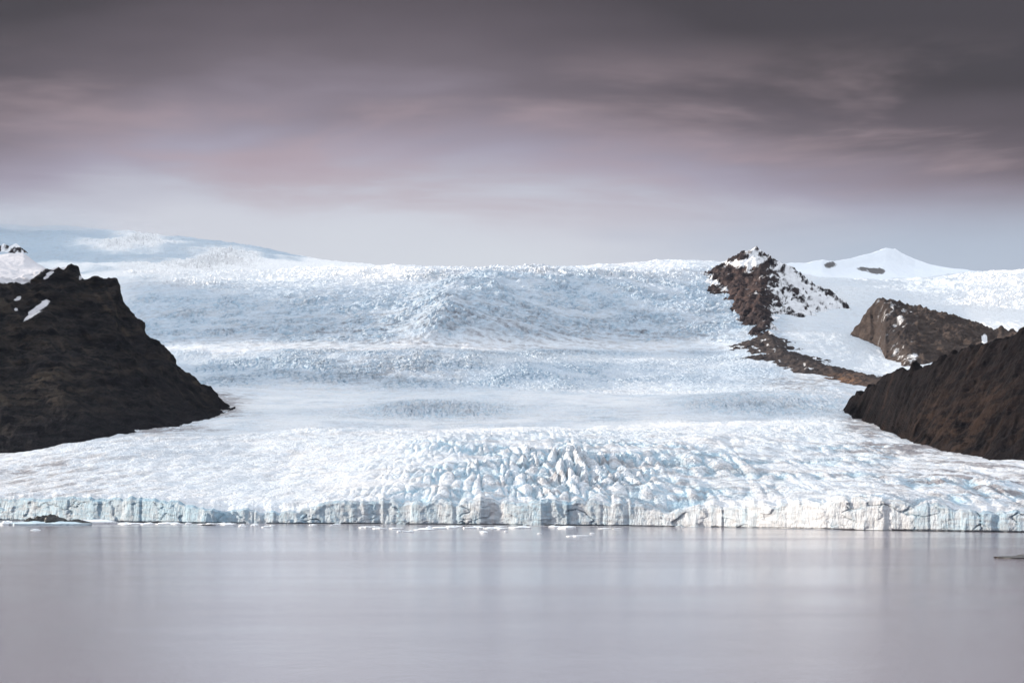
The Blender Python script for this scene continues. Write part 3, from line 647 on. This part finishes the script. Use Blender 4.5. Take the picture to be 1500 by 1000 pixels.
def dirty_berg():
    x, d = lake(60, 769)
    e = bpy.data.objects.new('iceberg', None); e.location = (x, d, 0)
    link(e, label='low blue-white iceberg carrying a black mound of debris', cat='iceberg')
    mp = d / F
    lump('ice_base', 4 * mp, 0, 122 * mp, 26, 3.0, M_BLUEICE, 3, .3, 60, 10, .18, parent=e)
    lump('ice_tip', -48 * mp, -3, 22 * mp, 10, 3.4, M_FLOE, 4, .5, 24, 7, .3, parent=e)
    lump('debris_mound', 12 * mp, 3, 50 * mp, 15, 6.0, M_DEBRIS, 5, .5, 48, 12, .22, z=2.0, parent=e)
    lump('debris_mound', 48 * mp, 5, 44 * mp, 12, 3.0, M_DEBRIS, 6, .6, 36, 10, .3, z=1.2, parent=e)
    lump('debris_mound', -16 * mp, 1, 18 * mp, 8, 3.4, M_DEBRIS, 16, .6, 24, 8, .3, z=2.0, parent=e)
    x, d = lake(136, 767)
    lump('ice_floe', x, d, 72 * d / F, 22, 3.6, M_FLOE, 8, .35, 48, 9, .12, label='long white snow-topped ice floe beside the debris-covered iceberg', cat='ice floe')
    x, d = lake(52, 776.5)
    lump('ice_floe', x, d, 7.5, 4, 1.0, M_FLOE, 9, .6, label='small lone white ice piece floating before the debris-covered iceberg', cat='ice floe')
    x, d = lake(305, 769)
    lump('ice_floe', x, d, 13, 5, .8, M_DEBRIS, 10, .6, label='thin dark dirty ice floe among white brash ice', cat='ice floe')
dirty_berg()

def brash():
    r = random.Random(11)
    spots = []
    for i in range(26): spots.append((r.uniform(165, 335), 767.4 + r.gauss(0, .5), r.uniform(5, 17)))
    for i in range(12): spots.append((r.uniform(340, 500), 769.8 + r.gauss(0, .9), r.uniform(2, 7)))
    for i in range(34): spots.append((r.triangular(500, 930, 690), 773.2 + r.gauss(0, 1.3), r.uniform(3, 14)))
    for i in range(8): spots.append((r.uniform(520, 900), 777 + r.uniform(0, 5), r.uniform(2, 6)))
    for px, py, w in spots:
        x, d = lake(px, py)
        where = ('in the white drift line beside the debris-covered iceberg' if px < 338 else 'off the low sloping stretch of the ice cliff' if px < 505 else 'strewn below the tall pale middle of the ice cliff')
        lump('ice_floe', x, d, w, w * r.uniform(.4, .9), r.uniform(.5, 1.5), M_FLOE, r.randint(1, 900), .4, 14, 5, .25, rz=r.uniform(-.4, .4),
             label='small flat white ice fragment ' + where, cat='ice floe', group='brash ice ' + where)
    x, d = lake(848, 785.5)
    lump('ice_floe', x, d, 13.5, 7, .8, M_FLOE, 77, .3, 24, 6, .15, label='long flat white ice floe lying alone farthest out from the cliff', cat='ice floe')
    x, d = lake(622, 776)
    lump('ice_floe', x, d, 15, 7, .8, M_FLOE, 78, .3, 24, 6, .15, label='longest flat white floe among the brash ice, off the wide pale cliff', cat='ice floe')
brash()

def gravel_bank():
    x, d = lake(1560, 817)
    lump('gravel_bank', x, d, 58, 34, 1.7, M_GRAVEL, 21, .5, 80, 12, .35, kind='structure')
gravel_bank()

# ------------------------------------------------------------------ the air
def haze():
    m = bpy.data.materials.new('mountain_haze'); m.use_nodes = True
    t = NT(m.node_tree); t.n.clear()
    out = t.add('ShaderNodeOutputMaterial')
    v = t.add('ShaderNodeVolumePrincipled', inp={'Color': (.70, .83, 1.0, 1), 'Density': HAZE, 'Anisotropy': .2})
    t.l.new(v.outputs[0], out.inputs['Volume'])
    x0, x1, y0, y1, z0, z1 = -9500, 9500, -3500, 11800, -30, 2500
    V = [(x, y, z) for x in (x0, x1) for y in (y0, y1) for z in (z0, z1)]
    Fc = [(0, 1, 3, 2), (4, 6, 7, 5), (0, 4, 5, 1), (2, 3, 7, 6), (0, 2, 6, 4), (1, 5, 7, 3)]
    me = bpy.data.meshes.new('haze'); me.from_pydata(V, [], Fc); me.materials.append(m)
    link(bpy.data.objects.new('haze', me), kind='stuff', label='thin pale blue haze over lake and glacier', cat='haze')
HAZE = 0.15e-5
haze()

def mist(px, py, d, sx, sy, sz, dens, seed):
    import bmesh
    bm = bmesh.new(); bmesh.ops.create_uvsphere(bm, u_segments=24, v_segments=14, radius=1.0)
    me = bpy.data.meshes.new('mist'); bm.to_mesh(me); bm.free()
    m = bpy.data.materials.new('summit_mist'); m.use_nodes = True
    t = NT(m.node_tree); t.n.clear()
    out = t.add('ShaderNodeOutputMaterial'); tc_ = t.add('ShaderNodeTexCoord')
    ln = t.add('ShaderNodeVectorMath', operation='LENGTH'); t.l.new(tc_.outputs['Object'], ln.inputs[0])
    n = t.noise(t.mapping(tc_.outputs['Object'], (2.2, 2.0, 1.2), (0, 0, 0), (seed, 0, 0)), 1.0, 4, .6)
    dn = t.math('MULTIPLY', t.math('MULTIPLY', t.smooth(ln.outputs['Value'], 1.0, .15), t.smooth(n, .36, .66)), dens)
    v = t.add('ShaderNodeVolumePrincipled', inp={'Color': (.95, .93, .94, 1), 'Anisotropy': .1}); t.l.new(dn, v.inputs['Density'])
    t.l.new(v.outputs[0], out.inputs['Volume']); me.materials.append(m)
    o = bpy.data.objects.new('mist', me); o.location = (X_of(px, d), d, Z_of(py, d)); o.scale = (sx, sy, sz)
    link(o, kind='stuff')
mist(-20, 326, 8900, 900, 500, 95, .0035, 1.0)
mist(150, 334, 9000, 480, 400, 50, .003, 4.0)

LABELS = {'lake_water': ('calm mauve-grey glacial lake below the ice front', 'lake'), 'glacier': ('broad crevassed white and pale blue glacier descending to the lake', 'glacier'),
          'mountain_left': ('near-black basalt headland with small snow patches, beside the glacier', 'mountain'), 'mountain_right': ('dark brown heathy slope meeting the glacier edge, no snow', 'mountain'),
          'rock_peak': ('reddish grey rocky peak with snow-streaked summit rising from the ice', 'peak'), 'rock_shoulder': ('snow-speckled dark shoulder falling right from the rocky peak', 'rock'),
          'rock_ridge': ('brown scree ridge below the snowfield, behind the dark brown slope', 'ridge'), 'moraine': ('low trail of brown moraine rubble running down from the rocky peak', 'moraine'),
          'rock_tooth': ('small jagged snow-dusted rock teeth behind the black headland', 'rock'), 'snow_peak': ('distant smooth snow summit beyond the rocky peak', 'mountain'),
          'gravel_bank': ('thin dark gravel bank lying low in the lake', 'gravel bank'), 'mist': ('thin low cloud touching the snowy heights behind the black headland', 'mist')}
for o in list(bpy.data.objects):
    k = o.name.split('.')[0]
    if k in LABELS and o.parent is None:
        o['label'], o['category'] = LABELS[k]
        if k == 'mist': o['group'] = 'mist on the snowy heights'
